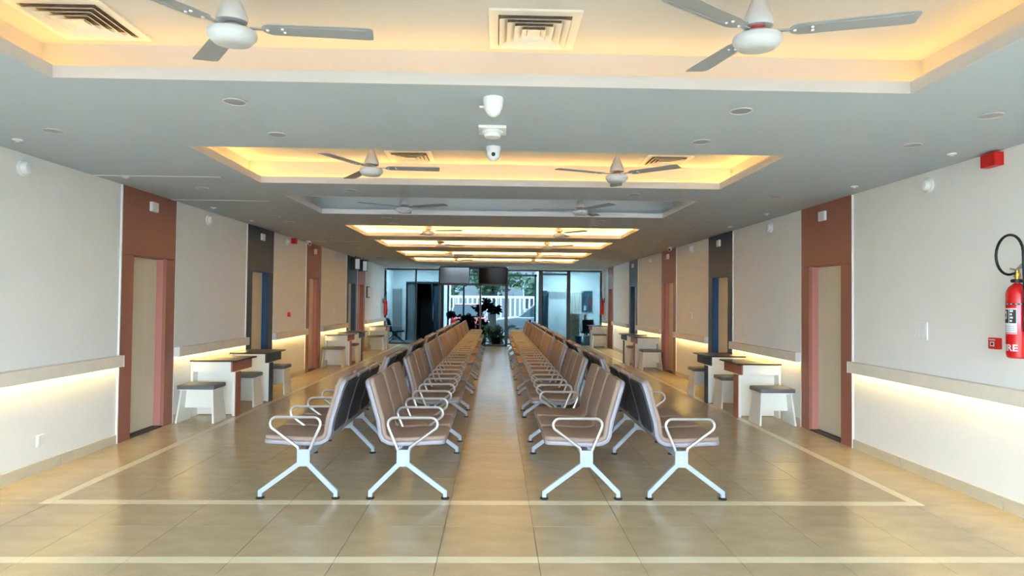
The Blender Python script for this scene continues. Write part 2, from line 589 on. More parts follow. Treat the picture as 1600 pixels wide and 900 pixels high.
for x0, x1 in ((-4.03, -2.98), (-2.92, -2.06), (.43, 1.56), (1.68, 2.6), (2.72, 3.83)):
    MB().box(x0, x1, -.004, .004, .05, ZG - .05).build('pane', 'solar' if .4 < x0 < .5 else 'glass', w1)
# projecting bay in the middle
YB = -0.85
for x, w in ((-2.0, .07), (-.56, .075), (.36, .09)):
    fr(x - w / 2, x + w / 2, YB - .035, YB + .035, 0, ZG)
fr(-2.0, .36, YB - .035, YB + .035, 0, .07, 'sill_rail')
fr(-2.0, .36, YB - .035, YB + .035, 2.14, 2.22, 'transom')
fr(-2.0, .36, YB - .035, YB + .035, ZG - .05, ZG + .05, 'head_rail')
for x0, x1 in ((-1.965, -.6), (-.52, .315)):
    MB().box(x0, x1, YB - .004, YB + .004, .07, 2.14).build('pane', 'solar', w1)
    MB().box(x0, x1, YB - .004, YB + .004, 2.22, ZG - .05).build('pane', 'solar', w1)
for x in (-2.0, .36):
    MB().box(x - .004, x + .004, YB + .035, -.03, .05, ZG).build('pane', 'facade', w1)
for dy in (.25, .55, 1.0, 1.5):
    fr(-2.03, -1.98, YB + dy, YB + dy + .03, 0, ZG, 'side_mullion')
struct(MB().box(XL, XR, YF - .06, YF + .1, ZG, ZC + .3).build('wall_far', 'wall'), 'wall strip above the far glazing')
struct(MB().box(-2.05, .42, YF + YB - .05, YF - .05, ZG + .05, ZC).build('trim_1', 'wall'), 'bulkhead over the projecting glass bay')

# ------------------------------------------------------------------ waiting benches
def sweep(path, th0, th1, hw, m, name, n_round=3, rad=0.012):
    """sheet swept along a profile path in xz: offsets th0..th1 along the normal, half width hw in y, rounded rim"""
    P = [Vector((x, 0, z)) for x, z in path]
    k = len(P)
    vs, fs = [], []
    mid, half = (th0 + th1) / 2, (th1 - th0) / 2
    sec = []
    r = min(rad, half)
    for sy, sn in ((1, 1), (-1, 1), (-1, -1), (1, -1)):
        st = {(1, 1): 0, (-1, 1): 90, (-1, -1): 180, (1, -1): 270}[(sy, sn)]
        for i in range(n_round + 1):
            a = math.radians(st + 90 * i / n_round)
            sec.append((sy * (hw - r) + r * math.cos(a), sn * (half - r) + r * math.sin(a)))
    ns = len(sec)
    rows_ = []
    for i in range(k):
        t = (P[min(i + 1, k - 1)] - P[max(i - 1, 0)]).normalized()
        nrm = Vector((-t.z, 0, t.x))
        rows_.append((P[i], nrm, t))
    seq = []
    q = r
    p0, n0, t0 = rows_[0]
    CR = .065
    for dd, sc in ((0, .5), (.004, .8), (.012, 1), (.022, 1), (.04, 1), (.065, 1)):
        seq.append((p0 + t0 * dd, n0, sc, hw - CR + math.sqrt(max(0, CR * CR - (CR - dd) ** 2)) if dd < CR else hw))
    for a in rows_[1:-1]:
        seq.append((a[0], a[1], 1, hw))
    p1, n1, t1 = rows_[-1]
    for dd, sc in ((.065, 1), (.04, 1), (.022, 1), (.012, 1), (.004, .8), (0, .5)):
        seq.append((p1 - t1 * dd, n1, sc, hw - CR + math.sqrt(max(0, CR * CR - (CR - dd) ** 2)) if dd < CR else hw))
    for (p, nn, sc, w) in seq:
        for (yy, d) in sec:
            q = p + nn * (mid + d * sc)
            vs.append((q.x, yy * (w / hw), q.z))
    for i in range(len(seq) - 1):
        for j in range(ns):
            a, b = i * ns + j, i * ns + (j + 1) % ns
            fs.append((a, b, b + ns, a + ns))
    fs.append(tuple(range(ns)))
    fs.append(tuple(range((len(seq) - 1) * ns, len(seq) * ns)))
    return MB().add(vs, fs).mesh(name, m, smooth=True)

prof = [(-.335, .945), (-.305, .85), (-.268, .72), (-.238, .62), (-.228, .56), (-.222, .505), (-.205, .468), (-.165, .446), (-.10, .438), (0, .44), (.12, .447), (.22, .452), (.295, .452)]
me_cush = sweep(prof, .001, .040, .226, 'fabric', 'seat', 5, .02)
me_shell = sweep(prof, -.028, 0.006, .232, 'shell', 'shell', 2, .008)
me_rear = sweep([(-.360, .925), (-.333, .85), (-.296, .72), (-.267, .62), (-.257, .56), (-.251, .515)], -.012, -.001, .212, 'rear', 'back_panel', 2, .005)

def leg_mesh():
    mb = MB()
    mb.box(-.092, .012, -.015, .015, .255, .39)
    for s in (-1, 1):
        x0, x1 = (-.075, -.298) if s < 0 else (-.005, .298)
        w = .019
        d = Vector((x1 - x0, 0, .055 - .275)).normalized()
        n = Vector((-d.z, 0, d.x)) * w
        a, b = Vector((x0, 0, .275)), Vector((x1, 0, .052))
        poly = [a + n, a - n, b - n + d * .006, b + n + d * .006]
        mb.prism([(p.x, p.z) for p in poly], -.016, .016, 'y')
        mb.box(x1 - .016, x1 + .016, -.015, .015, .012, .065)
    return mb.mesh('leg_frame', 'metal', bevel=.004, seg=2)
me_leg = leg_mesh()
me_bolt = MB().lathe([(0, -.019), (.007, -.019), (.008, -.015), (.008, 0)], 10, axis='y').mesh('bolt', 'chrome', smooth=True)
me_foot = MB().lathe([(0, 0), (.034, 0), (.036, .006), (.028, .012), (.014, .016), (0, .016)], 14).mesh('foot_pad', 'black', smooth=True)
# armrest loop
ap = [(-.082, .375), (-.105, .43)]
ap += [(-.158, .555)]
ap += arc(-.115, .590, .052, 200, 90, 6)
ap += arc(.178, .590, .052, 90, -40, 7)
ap += [(.012, .405), (.004, .375)]
me_arm = MB().tube([(x, 0, z) for x, z in ap], .0115, 8).mesh('armrest', 'chrome', smooth=True)
me_beam = MB().box(-.07, -.01, 0.015, 1.485, .315, .375).mesh('beam', 'metal', bevel=.006)
mb = MB()
mb.prism([(-.17, .436), (-.16, .415), (-.09, .376), (.01, .376), (.09, .412), (.16, .438)], -.03, .03, 'y')
me_brk = mb.mesh('seat_bracket', 'metal', bevel=.004)

def make_bench(arms=4):
    b = thing('waiting_bench', '', 'bench', group='three-seat waiting benches')
    for yy in (0, 1.5):
        l = ob('leg_frame', me_leg, b, (0, yy, 0))
        for x in (-.298, .298):
            ob('foot_pad', me_foot, l, (x, 0, 0))
        for z in (.305, .34):
            ob('bolt', me_bolt, l, (-.04, 0, z))
    ob('beam', me_beam, b)
    for i in range(3):
        yc = .25 + .5 * i
        s = ob('seat', me_cush, b, (0, yc, 0))
        ob('shell', me_shell, s)
        ob('back_panel', me_rear, s)
        ob('seat_bracket', me_brk, b, (0, yc, 0))
    for i in range(4):
        if arms == 4 or i in (0, 3):
            ob('armrest', me_arm, b, (0, .5 * i, 0))
    return b
full, few = make_bench(4), make_bench(2)
PITCH = 2.045
rowdef = [('inner_l', -.69, 0, 'aisle-facing left row'), ('outer_l', -1.56, 1, 'left-wall-facing row'), ('inner_r', .70, 1, 'aisle-facing right row'), ('outer_r', 1.55, 0, 'right-wall-facing row')]
used = {4: False, 2: False}
for rn, x, rot, desc in rowdef:
    for k in range(8):
        arms = 2 if (rn == 'inner_r' and k == 0) or (rn == 'outer_r' and k < 2) else 4
        proto = full if arms == 4 else few
        b = proto if not used[arms] else copy_tree(proto)
        used[arms] = True
        y = 5.05 + PITCH * k
        if rot:
            b.location = (x, y + 1.5, 0)
            b.rotation_euler = (0, 0, PI)
        else:
            b.location = (x, y, 0)
            b.rotation_euler = (0, 0, 0)
        b['label'] = 'taupe three-seat waiting bench%s, %s from the front in the %s' % (' without middle armrests' if arms == 2 else '', ORD[k], desc)

# ------------------------------------------------------------------ registration desks and stools along the walls
def make_desk(side, lam, recess, label, y):
    X = XL if side < 0 else XR
    d = thing('desk', label, 'desk', (X - side * .015, y, 0), 0, 'small desks along the side walls')
    f = -side                                           # +1: extends to +x
    def bx(x0, x1, y0, y1, z0, z1, name, m, par=d, bev=0.0):
        a, b = f * x0, f * x1
        return MB().box(min(a, b), max(a, b), y0, y1, z0, z1).build(name, m, par, bevel=bev, seg=1)
    bx(-.005, .612, -.02, .70, .735, .755, 'desktop', 'desktop', bev=.003)
    bx(.03, .53, .012, .66, .60, .733, 'apron', 'whitelam')
    bx(.531, .552, .0, .665, .598, .734, 'apron_end', lam)
    bx(.0, .03, .0, .20, .0, .734, 'wall_leg', 'whitelam')
    bx(.555, .590, .0, .16, .012, .597, 'aisle_leg', 'whitelam')
    bx(.5905, .603, .003, .157, .0, .597, 'aisle_leg_cladding', lam)
    ym = .14 if recess else .03
    bx(.031, .554, ym, ym + .02, .012, .597, 'modesty_panel', 'whitelam')
    return d

def make_stool(side, y, label, xo=.06):
    X = XL if side < 0 else XR
    s = thing('stool', label, 'stool', (X - side * (xo + .235), y, 0), 0, 'white stools with grey cushions')
    MB().box(-.235, .235, -.18, .18, .425, .482).build('cushion', 'cushion', s, smooth=True, bevel=.018, seg=3)
    MB().box(-.215, .215, -.155, .155, .408, .426).build('seat_board', 'whitelam', s)
    for q in (-1, 1):
        xt, xb, t = q * .195, q * .232, .011
        bq = [(xb - t, -.185, 0), (xb + t, -.185, 0), (xb + t, .185, 0), (xb - t, .185, 0)]
        tq = [(xt - t, -.135, .41), (xt + t, -.135, .41), (xt + t, .135, .41), (xt - t, .135, .41)]
        MB().hexa(bq, tq).build('side_panel', 'whitelam', s)
    MB().prism([(-.188, .408), (.188, .408), (.205, .17), (-.205, .17)], -.01, .01, 'y').build('stretcher', 'whitelam', s)
    return s

for side in (-1, 1):
    sn = SIDE[side]
    d0 = 0 if side < 0 else .10
    make_desk(side, 'brown', True, 'white desk with brown end panel, nearest desk along the %s wall' % sn, 8.50 + d0)
    make_desk(side, 'navy', False, 'white desk with navy end panel, second desk along the %s wall' % sn, 9.74 + d0)
    make_stool(side, 8.22 + d0 * .6 - (.03 if side > 0 else 0), 'white stool with grey cushion in front of the nearest %s desk' % sn)
    make_stool(side, 9.43 + d0, 'white stool with grey cushion between the two nearest %s desks' % sn, .10)
    make_stool(side, 10.66 + d0, 'white stool mostly hidden behind the navy-ended %s desk' % sn, .13)
    make_desk(side, 'brown', True, 'white desk with brown end panel, third desk along the %s wall' % sn, 15.06)
    make_desk(side, 'navy', False, 'white desk with navy end panel, fourth desk along the %s wall' % sn, 16.30)
    make_stool(side, 14.80, 'white stool with grey cushion in front of the third %s desk' % sn)
    make_stool(side, 16.00, 'white stool between the third and fourth %s desks' % sn, .12)
make_desk(-1, 'brown', True, 'white desk farthest along the left wall, before the glazing', 20.25)
make_stool(-1, 19.95, 'white stool in front of the farthest left desk')
make_desk(1, 'brown', True, 'white desk farthest along the right wall, beside the glazing', 22.25)
make_stool(1, 21.95, 'white stool in front of the farthest right desk', .1)

# ------------------------------------------------------------------ ceiling fans
def fan_meshes():
    motor = MB().lathe([(0, -.050), (.05, -.049), (.078, -.044), (.092, -.031), (.095, -.026), (.106, -.014), (.108, 0.0), (.103, .014), (.088, .022), (.05, .028), (0, .028)], 28).mesh('motor', 'fanw', smooth=True)
    canopy = MB().lathe([(.066, .056), (.068, .062), (.068, .072), (.060, .098), (.05, .124), (.047, .127), (.037, .158), (.024, .185), (.014, .196), (.014, .2)], 22).mesh('lower_canopy', 'fanw', smooth=True)
    inner = MB().lathe([(.024, .028), (.03, .04), (.03, .075), (.0, .075)], 12).mesh('capacitor', 'redplastic', smooth=True)
    inner2 = MB().lathe([(.045, .028), (.05, .036), (.03, .05), (.0, .05)], 12).mesh('shackle', 'chrome', smooth=True)
    rod = MB().lathe([(.011, .19), (.011, .30)], 12).mesh('rod', 'fanw', smooth=True)
    top = MB().lathe([(.014, .272), (.03, .280), (.042, .296), (.05, .31), (.05, .315)], 18).mesh('upper_canopy', 'fanw', smooth=True)
    # blade: flat pitched sheet with rolled edge
    mb = MB()
    out = [(.135, -.024), (.148, -.045), (.17, -.058), (.61, -.066), (.625, -.060), (.632, -.045), (.625, .055), (.61, .062), (.17, .054), (.148, .042), (.135, .024)]
    pz = math.radians(-5)
    def P(x, v, z):
        return (x, v * math.cos(pz), z + v * math.sin(pz))
    n = len(out)
    vs = [P(x, v, .006) for x, v in out] + [P(x, v, .0095) for x, v in out]
    fs = [tuple(reversed(range(n))), tuple(range(n, 2 * n))] + [(i, (i + 1) % n, n + (i + 1) % n, n + i) for i in range(n)]
    mb.add(vs, fs)
    # pressed rib along one edge
    q = [P(.21, -.036, .004), P(.60, -.041, .004), P(.60, -.045, .006), P(.21, -.040, .006), P(.21, -.036, .0065), P(.60, -.041, .0065), P(.60, -.045, .0068), P(.21, -.040, .0068)]
    mb.hexa(q[:4], q[4:])
    blade = mb.mesh('blade', 'blade')
    brk = MB().box(.08, .16, -.011, .011, .006, .012).mesh('blade_bracket', 'blade')
    riv = MB().lathe([(0, -.004), (.006, -.004), (.007, 0), (.007, .004)], 8).mesh('rivet', 'white', smooth=True)
    return motor, canopy, inner, inner2, rod, top, blade, brk, riv, P
FM = fan_meshes()
ZFAN = 2.78
fans = [(-1.21, 2.84, 5), (1.17, 2.78, -22), (-1.17, 5.80, 2), (1.14, 5.93, -40), (-1.22, 8.22, -25), (1.10, 8.23, -58), (-1.21, 11.0, -15), (1.11, 11.1, -48), (-1.23, 13.5, 40), (1.10, 13.7, -30), (-1.23, 16.5, 20), (1.11, 16.45, -25), (-1.22, 18.8, -35), (1.12, 18.95, -10)]
trayname = ['nearest lit tray', 'second lit tray', 'unlit tray', 'fourth tray', 'fifth tray', 'sixth tray', 'farthest tray']
for i, (x, y, ph) in enumerate(fans):
    t = thing('ceiling_fan', 'white three-blade ceiling fan, %s one in the %s' % ('left' if i % 2 == 0 else 'right', trayname[i // 2]), 'ceiling fan', (x, y, ZFAN), 0, 'ceiling fans in the trays')
    motor, canopy, inner, inner2, rod, top, blade, brk, riv, PF = FM
    ob('motor', motor, t)
    ob('lower_canopy', canopy, t)
    ob('rod', rod, t)
    ob('upper_canopy', top, t)
    if i % 2:
        ob('capacitor', inner, t)
    ob('shackle', inner2, t)
    if i < 2:
        t.rotation_euler = (math.radians(5), 0, 0)        # the two nearest fans hang a little askew
    for k in range(3):
        bl = ob('blade', blade, t, (0, 0, .02))
        bl.rotation_euler = (0, 0, math.radians(ph + 120 * k))
        ob('blade_bracket', brk, bl)
        if i < 4:
            for (u, v) in ((.155, 0.0), (.225, -.018), (.228, .016)):
                ob('rivet', riv, bl, PF(u, v, .004))

# ------------------------------------------------------------------ air diffusers
def diffuser(x, y, w, label):
    d = thing('air_diffuser', label, 'air diffuser', (x, y, ZT), 0, 'square air diffusers in the trays')
    def ring(a, b, z0, z1, name, m='vent', par=d):
        # square cone frustum ring from half-size a (at z0) to half-size b (at z1)
        t = .004
        vs, fs = [], []
        for (h, z) in ((a, z0), (b, z1), (b - t, z1), (a - t, z0)):
            vs += [(-h, -h, z), (h, -h, z), (h, h, z), (-h, h, z)]
        for j in range(4):
            for i in range(4):
                p, q = j * 4 + i, j * 4 + (i + 1) % 4
                r, s_ = ((j + 1) % 4) * 4 + (i + 1) % 4, ((j + 1) % 4) * 4 + i
                fs.append((p, q, r, s_))
        return MB().add(vs, fs).build(name, m, par)
    h = w / 2
    mb = MB()
    b = h - .05
    for (x0, x1, y0, y1) in ((-h, h, -h, -b), (-h, h, b, h), (-h, -b, -b, b), (b, h, -b, b)):
        mb.box(x0, x1, y0, y1, -.012, 0)
    mb.build('frame', 'vent', d)
    MB().box(-b, b, -b, b, -.003, -.001).build('duct_opening', 'duct', d)
    for i in range(4):
        a = b - .006 - i * (b - .02) / 4.2
        ring(a, a - .040, -.030, -.004, 'louvre')
    MB().box(-.035, .035, -.035, .035, -.024, -.018).build('centre_plate', 'vent', d)
diffuser(-2.27, 3.42, .50, 'square louvred air diffuser in the left corner of the nearest tray')
diffuser(.19, 3.43, .49, 'square louvred air diffuser in the middle of the nearest tray')
diffuser(-.91, 6.53, .47, 'square louvred air diffuser, left one in the second lit tray')
diffuser(1.77, 6.53, .47, 'square louvred air diffuser, right one in the second lit tray')

# ------------------------------------------------------------------ downlights and sprinklers
me_rim = MB().lathe([(.068, 0), (.072, -.004), (.072, -.008), (.067, -.009), (.062, -.004), (.062, 0)], 22).mesh('rim', 'tray', smooth=True)
me_len = MB().lathe([(0, -.006), (.060, -.006), (.062, -.003), (.062, 0)], 22).mesh('lens', 'lens', smooth=True)
lightrows = [(3.93, 'in front of the second tray, nearer row'), (4.70, 'in front of the second tray, farther row'), (7.05, 'before the unlit tray'), (9.36, 'behind the unlit tray, nearer row'), (10.02, 'behind the unlit tray, farther row'), (12.35, 'between the fourth and fifth trays'), (15.0, 'between the fifth and sixth trays'), (17.6, 'before the farthest tray'), (20.6, 'nearest the far glazing')]
for y, rd in lightrows:
    for x, c in ((-3.30, 'leftmost'), (-1.65, 'left of centre'), (1.55, 'right of centre'), (3.18, 'rightmost')):
        if y in (3.93,) and x < -3:
            continue
        t = thing('downlight', 'round recessed ceiling downlight %s, %s' % (rd, c), 'downlight', (x, y, ZC), 0, 'recessed ceiling downlights')
        ob('rim', me_rim, t)
        ob('lens', me_len, t)
me_ros = MB().lathe([(0, 0), (.036, 0), (.034, -.008), (.018, -.012), (0, -.012)], 14).mesh('rosette', 'white', smooth=True)
me_spr = MB().lathe([(.008, -.01), (.008, -.016), (.014, -.018), (.014, -.02), (0, -.02)], 10).mesh('sprinkler_head', 'white', smooth=True)
for i, (x, y) in enumerate(((-3.78, 4.99), (-3.80, 6.46), (-3.85, 8.55), (-3.86, 9.9))):
    t = thing('sprinkler', 'tiny white ceiling sprinkler near the left wall, %s from the front' % ORD[i], 'sprinkler', (x, y, ZC), 0, 'ceiling sprinklers')
    ob('rosette', me_ros, t); ob('sprinkler_head', me_spr, t)
for i, (x, y) in enumerate(((3.68, 4.95), (3.71, 6.38), (3.68, 8.42), (3.72, 9.87))):
    t = thing('sprinkler', 'tiny white ceiling sprinkler near the right wall, %s from the front' % ORD[i], 'sprinkler', (x, y, ZC), 0, 'ceiling sprinklers')
    ob('rosette', me_ros, t); ob('sprinkler_head', me_spr, t)

# ------------------------------------------------------------------ devices at the middle of the ceiling
t = thing('turret_camera', 'white dome security camera nearest on the ceiling, no lens showing', 'security camera', (-.03, 3.78, ZC), 0, 'ceiling security cameras')
MB().lathe([(0, 0), (.062, 0), (.064, -.006), (.056, -.065), (.05, -.072), (.0, -.072)], 24).build('base', 'white', t, smooth=True)
MB().lathe([(.05, -.06), (.048, -.078), (.038, -.098), (.02, -.112), (0, -.116)], 24).build('ball', 'white', t, smooth=True)
MB().box(-.085, -.055, -.006, .006, -.06, -.05).build('latch', 'white', t)
t = thing('smoke_detector', 'white square-based smoke detector between the two ceiling cameras', 'smoke detector', (-.04, 4.45, ZC))
MB().box(-.098, .098, -.098, .098, -.022, 0).build('base', 'white', t, bevel=.004)
MB().lathe([(.075, -.022), (.078, -.034), (.066, -.042), (.06, -.044), (.06, -.052), (.056, -.064), (.0, -.070)], 24).build('sensor_dome', 'white', t, smooth=True)
t = thing('turret_camera', 'white turret camera with black lens hanging before the second tray', 'security camera', (-.035, 4.98, ZC), 0, 'ceiling security cameras')
MB().lathe([(0, 0), (.058, 0), (.06, -.006), (.054, -.045), (.0, -.05)], 24).build('base', 'white', t, smooth=True)
ball = MB().lathe([(.052, -.04), (.053, -.062), (.047, -.088), (.03, -.108), (0, -.115)], 24).build('ball', 'white', t, smooth=True)
le = MB().lathe([(0, .0), (.015, .0), (.016, -.006), (.016, -.012)], 14, axis='y').build('lens', 'black', ball, smooth=True, loc=(0, -.052, -.072))
# wall cameras
def bullet(x, y, z, face, label):
    t = thing('dome_camera', label, 'security camera', (x, y, z), 0, 'small wall cameras')
    MB().lathe([(0, 0), (.045, 0), (.045, -.02), (.03, -.028), (0, -.028)], 16).build('base', 'white', t, smooth=True)
    b = MB().lathe([(0, .05), (.034, .048), (.04, .03), (.04, -.05), (.034, -.06), (0, -.06)], 16, axis='y').build('body', 'white', t, smooth=True, loc=(face * .02, 0, -.055))
    b.rotation_euler = (math.radians(12), 0, math.radians(face * 25))
    MB().lathe([(0, -.064), (.022, -.064), (.026, -.058)], 14, axis='y').build('lens', 'black', b, smooth=True)
bullet(-3.95, 13.2, ZC, 1, 'small white camera at the ceiling beside the third left door')
bullet(3.80, 13.55, ZC, -1, 'small white camera at the ceiling beside the third right door')
bullet(-3.98, 22.3, 2.76, 1, 'small dark-lensed camera in the far left ceiling corner')
bullet(3.85, 22.6, 2.78, -1, 'small dark-lensed camera in the far right ceiling corner')

# round white sounders on the walls
def sounder(side, y, z, label):
    X = XL if side < 0 else XR
    t = thing('wall_sounder', label, 'sounder', (X, y, z), PI if side > 0 else 0, 'round white wall sounders')
    MB().lathe([(0, 0), (.07, 0), (.07, .016), (.062, .022), (.0, .022)], 24, axis='x').build('base', 'white', t, smooth=True)
    MB().lathe([(.056, .022), (.052, .045), (.042, .06), (.02, .066), (0, .066)], 20, axis='x').build('dome', 'white', t, smooth=True)
for i, y in enumerate((5.47, 8.94, 12.28, 16.0)):
    sounder(-1, y, 2.69, 'round white sounder high on the left wall, %s from the front' % ORD[i])
for i, y in enumerate((5.64, 8.95, 12.6, 16.0)):
    sounder(1, y, 2.69, 'round white sounder high on the right wall, %s from the front' % ORD[i])
# red hooters
def hooter(side, y, label):
    X = XL if side < 0 else XR
    t = thing('fire_alarm_hooter', label, 'fire alarm', (X, y, 2.695), 0, 'red alarm hooters')
    f = -side
    MB().box(min(0, f * .075), max(0, f * .075), -.075, .075, 0, .105).build('housing', 'redplastic', t, bevel=.004)
    g = MB()
    for i in range(4):
        g.box(min(f * .075, f * .078), max(f * .075, f * .078), -.05, .05, .03 + i * .014, .036 + i * .014)
    g.build('grille', 'redplastic', t)
hooter(1, 4.86, 'bright red alarm hooter box high on the near right wall')
hooter(-1, 12.6, 'small red alarm hooter box high on the left wall past the navy door')

# sockets and switch plates
def plate(side, y, z, w, h, label, cat='switch plate', n=(1, 1), m='white', name='switch_plate'):
    X = XL if side < 0 else XR
    t = thing(name, label, cat, (X, y, z), 0)
    f = -side
    MB().box(min(0, f * .012), max(0, f * .012), -w / 2, w / 2, 0, h).build('plate', m, t, bevel=.002, seg=1)
    cw, ch = (w - .02) / n[0], (h - .02) / n[1]
    for i in range(n[0]):
        for j in range(n[1]):
            MB().box(min(f * .012, f * .015), max(f * .012, f * .015), -w / 2 + .01 + i * cw + .003, -w / 2 + .01 + (i + 1) * cw - .003, .01 + j * ch + .003, .01 + (j + 1) * ch - .003).build('switch', m, t)
plate(1, 5.77, 1.27, .22, .16, 'white eight-switch plate on the near right wall', n=(4, 2))
plate(-1, 5.76, .24, .09, .10, 'white socket plate low on the near left wall', 'socket')
plate(-1, 15.95, 1.27, .12, .12, 'white switch plate on the left wall past the third door', n=(2, 1))
plate(1, 12.65, 1.28, .14, .12, 'white switch plate on the right wall between navy and brown doors', n=(2, 1))
plate(1, 19.6, 1.28, .14, .12, 'white switch plate on the right wall near the far end', n=(2, 1))
plate(-1, 21.6, 1.28, .10, .12, 'white switch plate on the left wall before the glazing', n=(1, 1))
# red manual call points
def callpoint(side, y, z, label):
    X = XL if side < 0 else XR
    t = thing('call_point', label, 'fire call point', (X, y, z), 0, 'red call points')
    f = -side
    MB().box(min(0, f * .045), max(0, f * .045), -.045, .045, 0, .09).build('housing', 'redplastic', t, bevel=.006)
    MB().box(min(f * .045, f * .047), max(f * .045, f * .047), -.02, .02, .022, .058).build('window', 'label', t)
    MB().box(min(f * .047, f * .0475), max(f * .047, f * .0475), -.012, .012, .03, .05).build('mark', 'labeldark', t)
    MB().box(min(f * .045, f * .047), max(f * .045, f * .047), -.03, .03, .07, .078).build('caption_bar', 'label', t)
callpoint(1, 4.86, 1.245, 'red fire call point beside the near extinguisher')
callpoint(-1, 12.42, 1.24, 'dark red fire call point on the left wall past the navy door')

# ------------------------------------------------------------------ fire extinguishers
def text_mesh(body, size, m):
    cu = bpy.data.curves.new('lettering', 'FONT')
    cu.body = body
    cu.size = size
    cu.align_x = 'CENTER'
    cu.extrude = 0.0
    cu.offset = size * .022
    to = bpy.data.objects.new('lettering_source', cu)
    C.objects.link(to)
    dg = bpy.context.evaluated_depsgraph_get()
    me = bpy.data.meshes.new_from_object(to.evaluated_get(dg))
    bpy.data.objects.remove(to)
    bm = bmesh.new()
    bm.from_mesh(me)
    bmesh.ops.triangulate(bm, faces=bm.faces[:])
    bmesh.ops.subdivide_edges(bm, edges=[e for e in bm.edges if e.calc_length() > size * .15], cuts=2)
    bm.to_mesh(me)
    bm.free()
    me.materials.clear()
    me.materials.append(M[m])
    return me

def extinguisher(x, y, z, face, label, detail=True):
    t = thing('fire_extinguisher', label, 'fire extinguisher', (x, y, z), 0, 'fire extinguishers')
    R_ = .07
    MB().lathe([(0, 0), (.055, 0), (.066, .008), (R_, .025), (R_, .475), (.064, .505), (.05, .530), (.03, .548), (.018, .556), (.018, .57), (0, .57)], 32).build('cylinder', 'red', t, smooth=True)
    MB().lathe([(.016, .568), (.016, .60), (.022, .604), (.022, .63), (.014, .636), (.014, .655), (0, .655)], 16).build('valve', 'brass', t, smooth=True)
    MB().lathe([(.02, .56), (.036, .562), (.04, .574), (.036, .586), (.02, .588)], 18).build('collar', 'black', t, smooth=True)
    a = face
    c, s = math.cos(a), math.sin(a)
    mb = MB()
    mb.tube([(-s * -.06, c * -.06, .668), (0, 0, .655), (-s * .07, c * .07, .69)], .007, 8)
    mb.build('carry_handle', 'chrome', t, smooth=True)
    MB().tube([(0, 0, .665), (-s * .05, c * .05, .705), (-s * .10, c * .10, .712)], .006, 8).build('squeeze_lever', 'chrome', t, smooth=True)
    # hose loops up beside the valve and back down the side of the cylinder
    hp = []
    for i in range(21):
        an = math.radians(-112 + 285 * i / 20)
        u, w = .145 + .125 * math.cos(an), .772 + .150 * math.sin(an)
        hp.append((u, w))
    hp = [(.095, .618)] + hp + [(.018, .66), (.012, .55), (.012, .40), (.014, .2)]
    def H(u, w):
        return (c * .02 - s * (.10 - u), s * .02 + c * (.10 - u), w) 
    path = [H(*p) for p in hp]
    MB().tube(path, .0095, 8).build('hose', 'rubber', t, smooth=True)
    # wall bracket
    MB().box(min(-c * .075, -c * .10), max(-c * .075, -c * .10), -.02, .02, .44, .60).build('bracket', 'black', t)
    if detail:
        def band(z0, z1, d0, d1, name, m, dr=.0006, par=t):
            a0, a1 = a + math.radians(d0), a + math.radians(d1)
            r = R_ + dr
            n = max(4, int(abs(d1 - d0) / 6))
            mb = MB()
            vs, fs = [], []
            for i in range(n + 1):
                an = a0 + (a1 - a0) * i / n
                vs += [(r * math.cos(an), r * math.sin(an), z0), (r * math.cos(an), r * math.sin(an), z1)]
            fs = [(2 * i, 2 * i + 2, 2 * i + 3, 2 * i + 1) for i in range(n)]
            return mb.add(vs, fs).build(name, m, par)
        lb = band(.18, .37, -75, 48, 'paper_label', 'label')
        band(.395, .408, -100, 100, 'warning_band', 'labeldark')
        for d in (-60, -35, -10, 15, 40, 62):
            band(.399, .404, d, d + 9, 'warning_text', 'label', .0010)
        band(.26, .36, -72, 4, 'print_block', 'labeldark', .0012, lb)
        for i in range(4):
            band(.272 + i * .022, .282 + i * .022, -66 + 3 * i, -42, 'print_line', 'label', .0018, lb)
        band(.29, .35, -28, -8, 'pictogram', 'label', .0018, lb)
        band(.305, .33, -24, -14, 'pictogram_mark', 'labeldark', .0024, lb)
        band(.26, .36, 8, 44, 'print_block', 'labeldark', .0012, lb)
        for i in range(4):
            band(.270 + i * .024, .284 + i * .024, 12, 24 + 5 * (i % 2), 'print_line', 'label', .0018, lb)
        for i in range(3):
            band(.205 + i * .015, .209 + i * .015, -60, 40, 'print_line', 'lens', .0012, lb)
        band(.185, .19, -75, 48, 'print_line', 'redplastic', .0012, lb)
        me = text_mesh('FIRE', .068, 'label')
        for v in me.vertices:
            an = a + v.co.x / R_
            r = R_ + .0008
            v.co = (r * math.cos(an), r * math.sin(an), .055 + v.co.y)
        ob('lettering', me, t)
    return t
extinguisher(3.874, 4.555, 1.20, PI, 'large red fire extinguisher with black hose on the near right wall')
extinguisher(-3.97, 22.55, 1.05, 0, 'small red extinguisher on the far left wall by the glazing', False)
extinguisher(3.86, 22.75, 1.15, PI, 'small red extinguisher on the far right wall by the glazing', False)

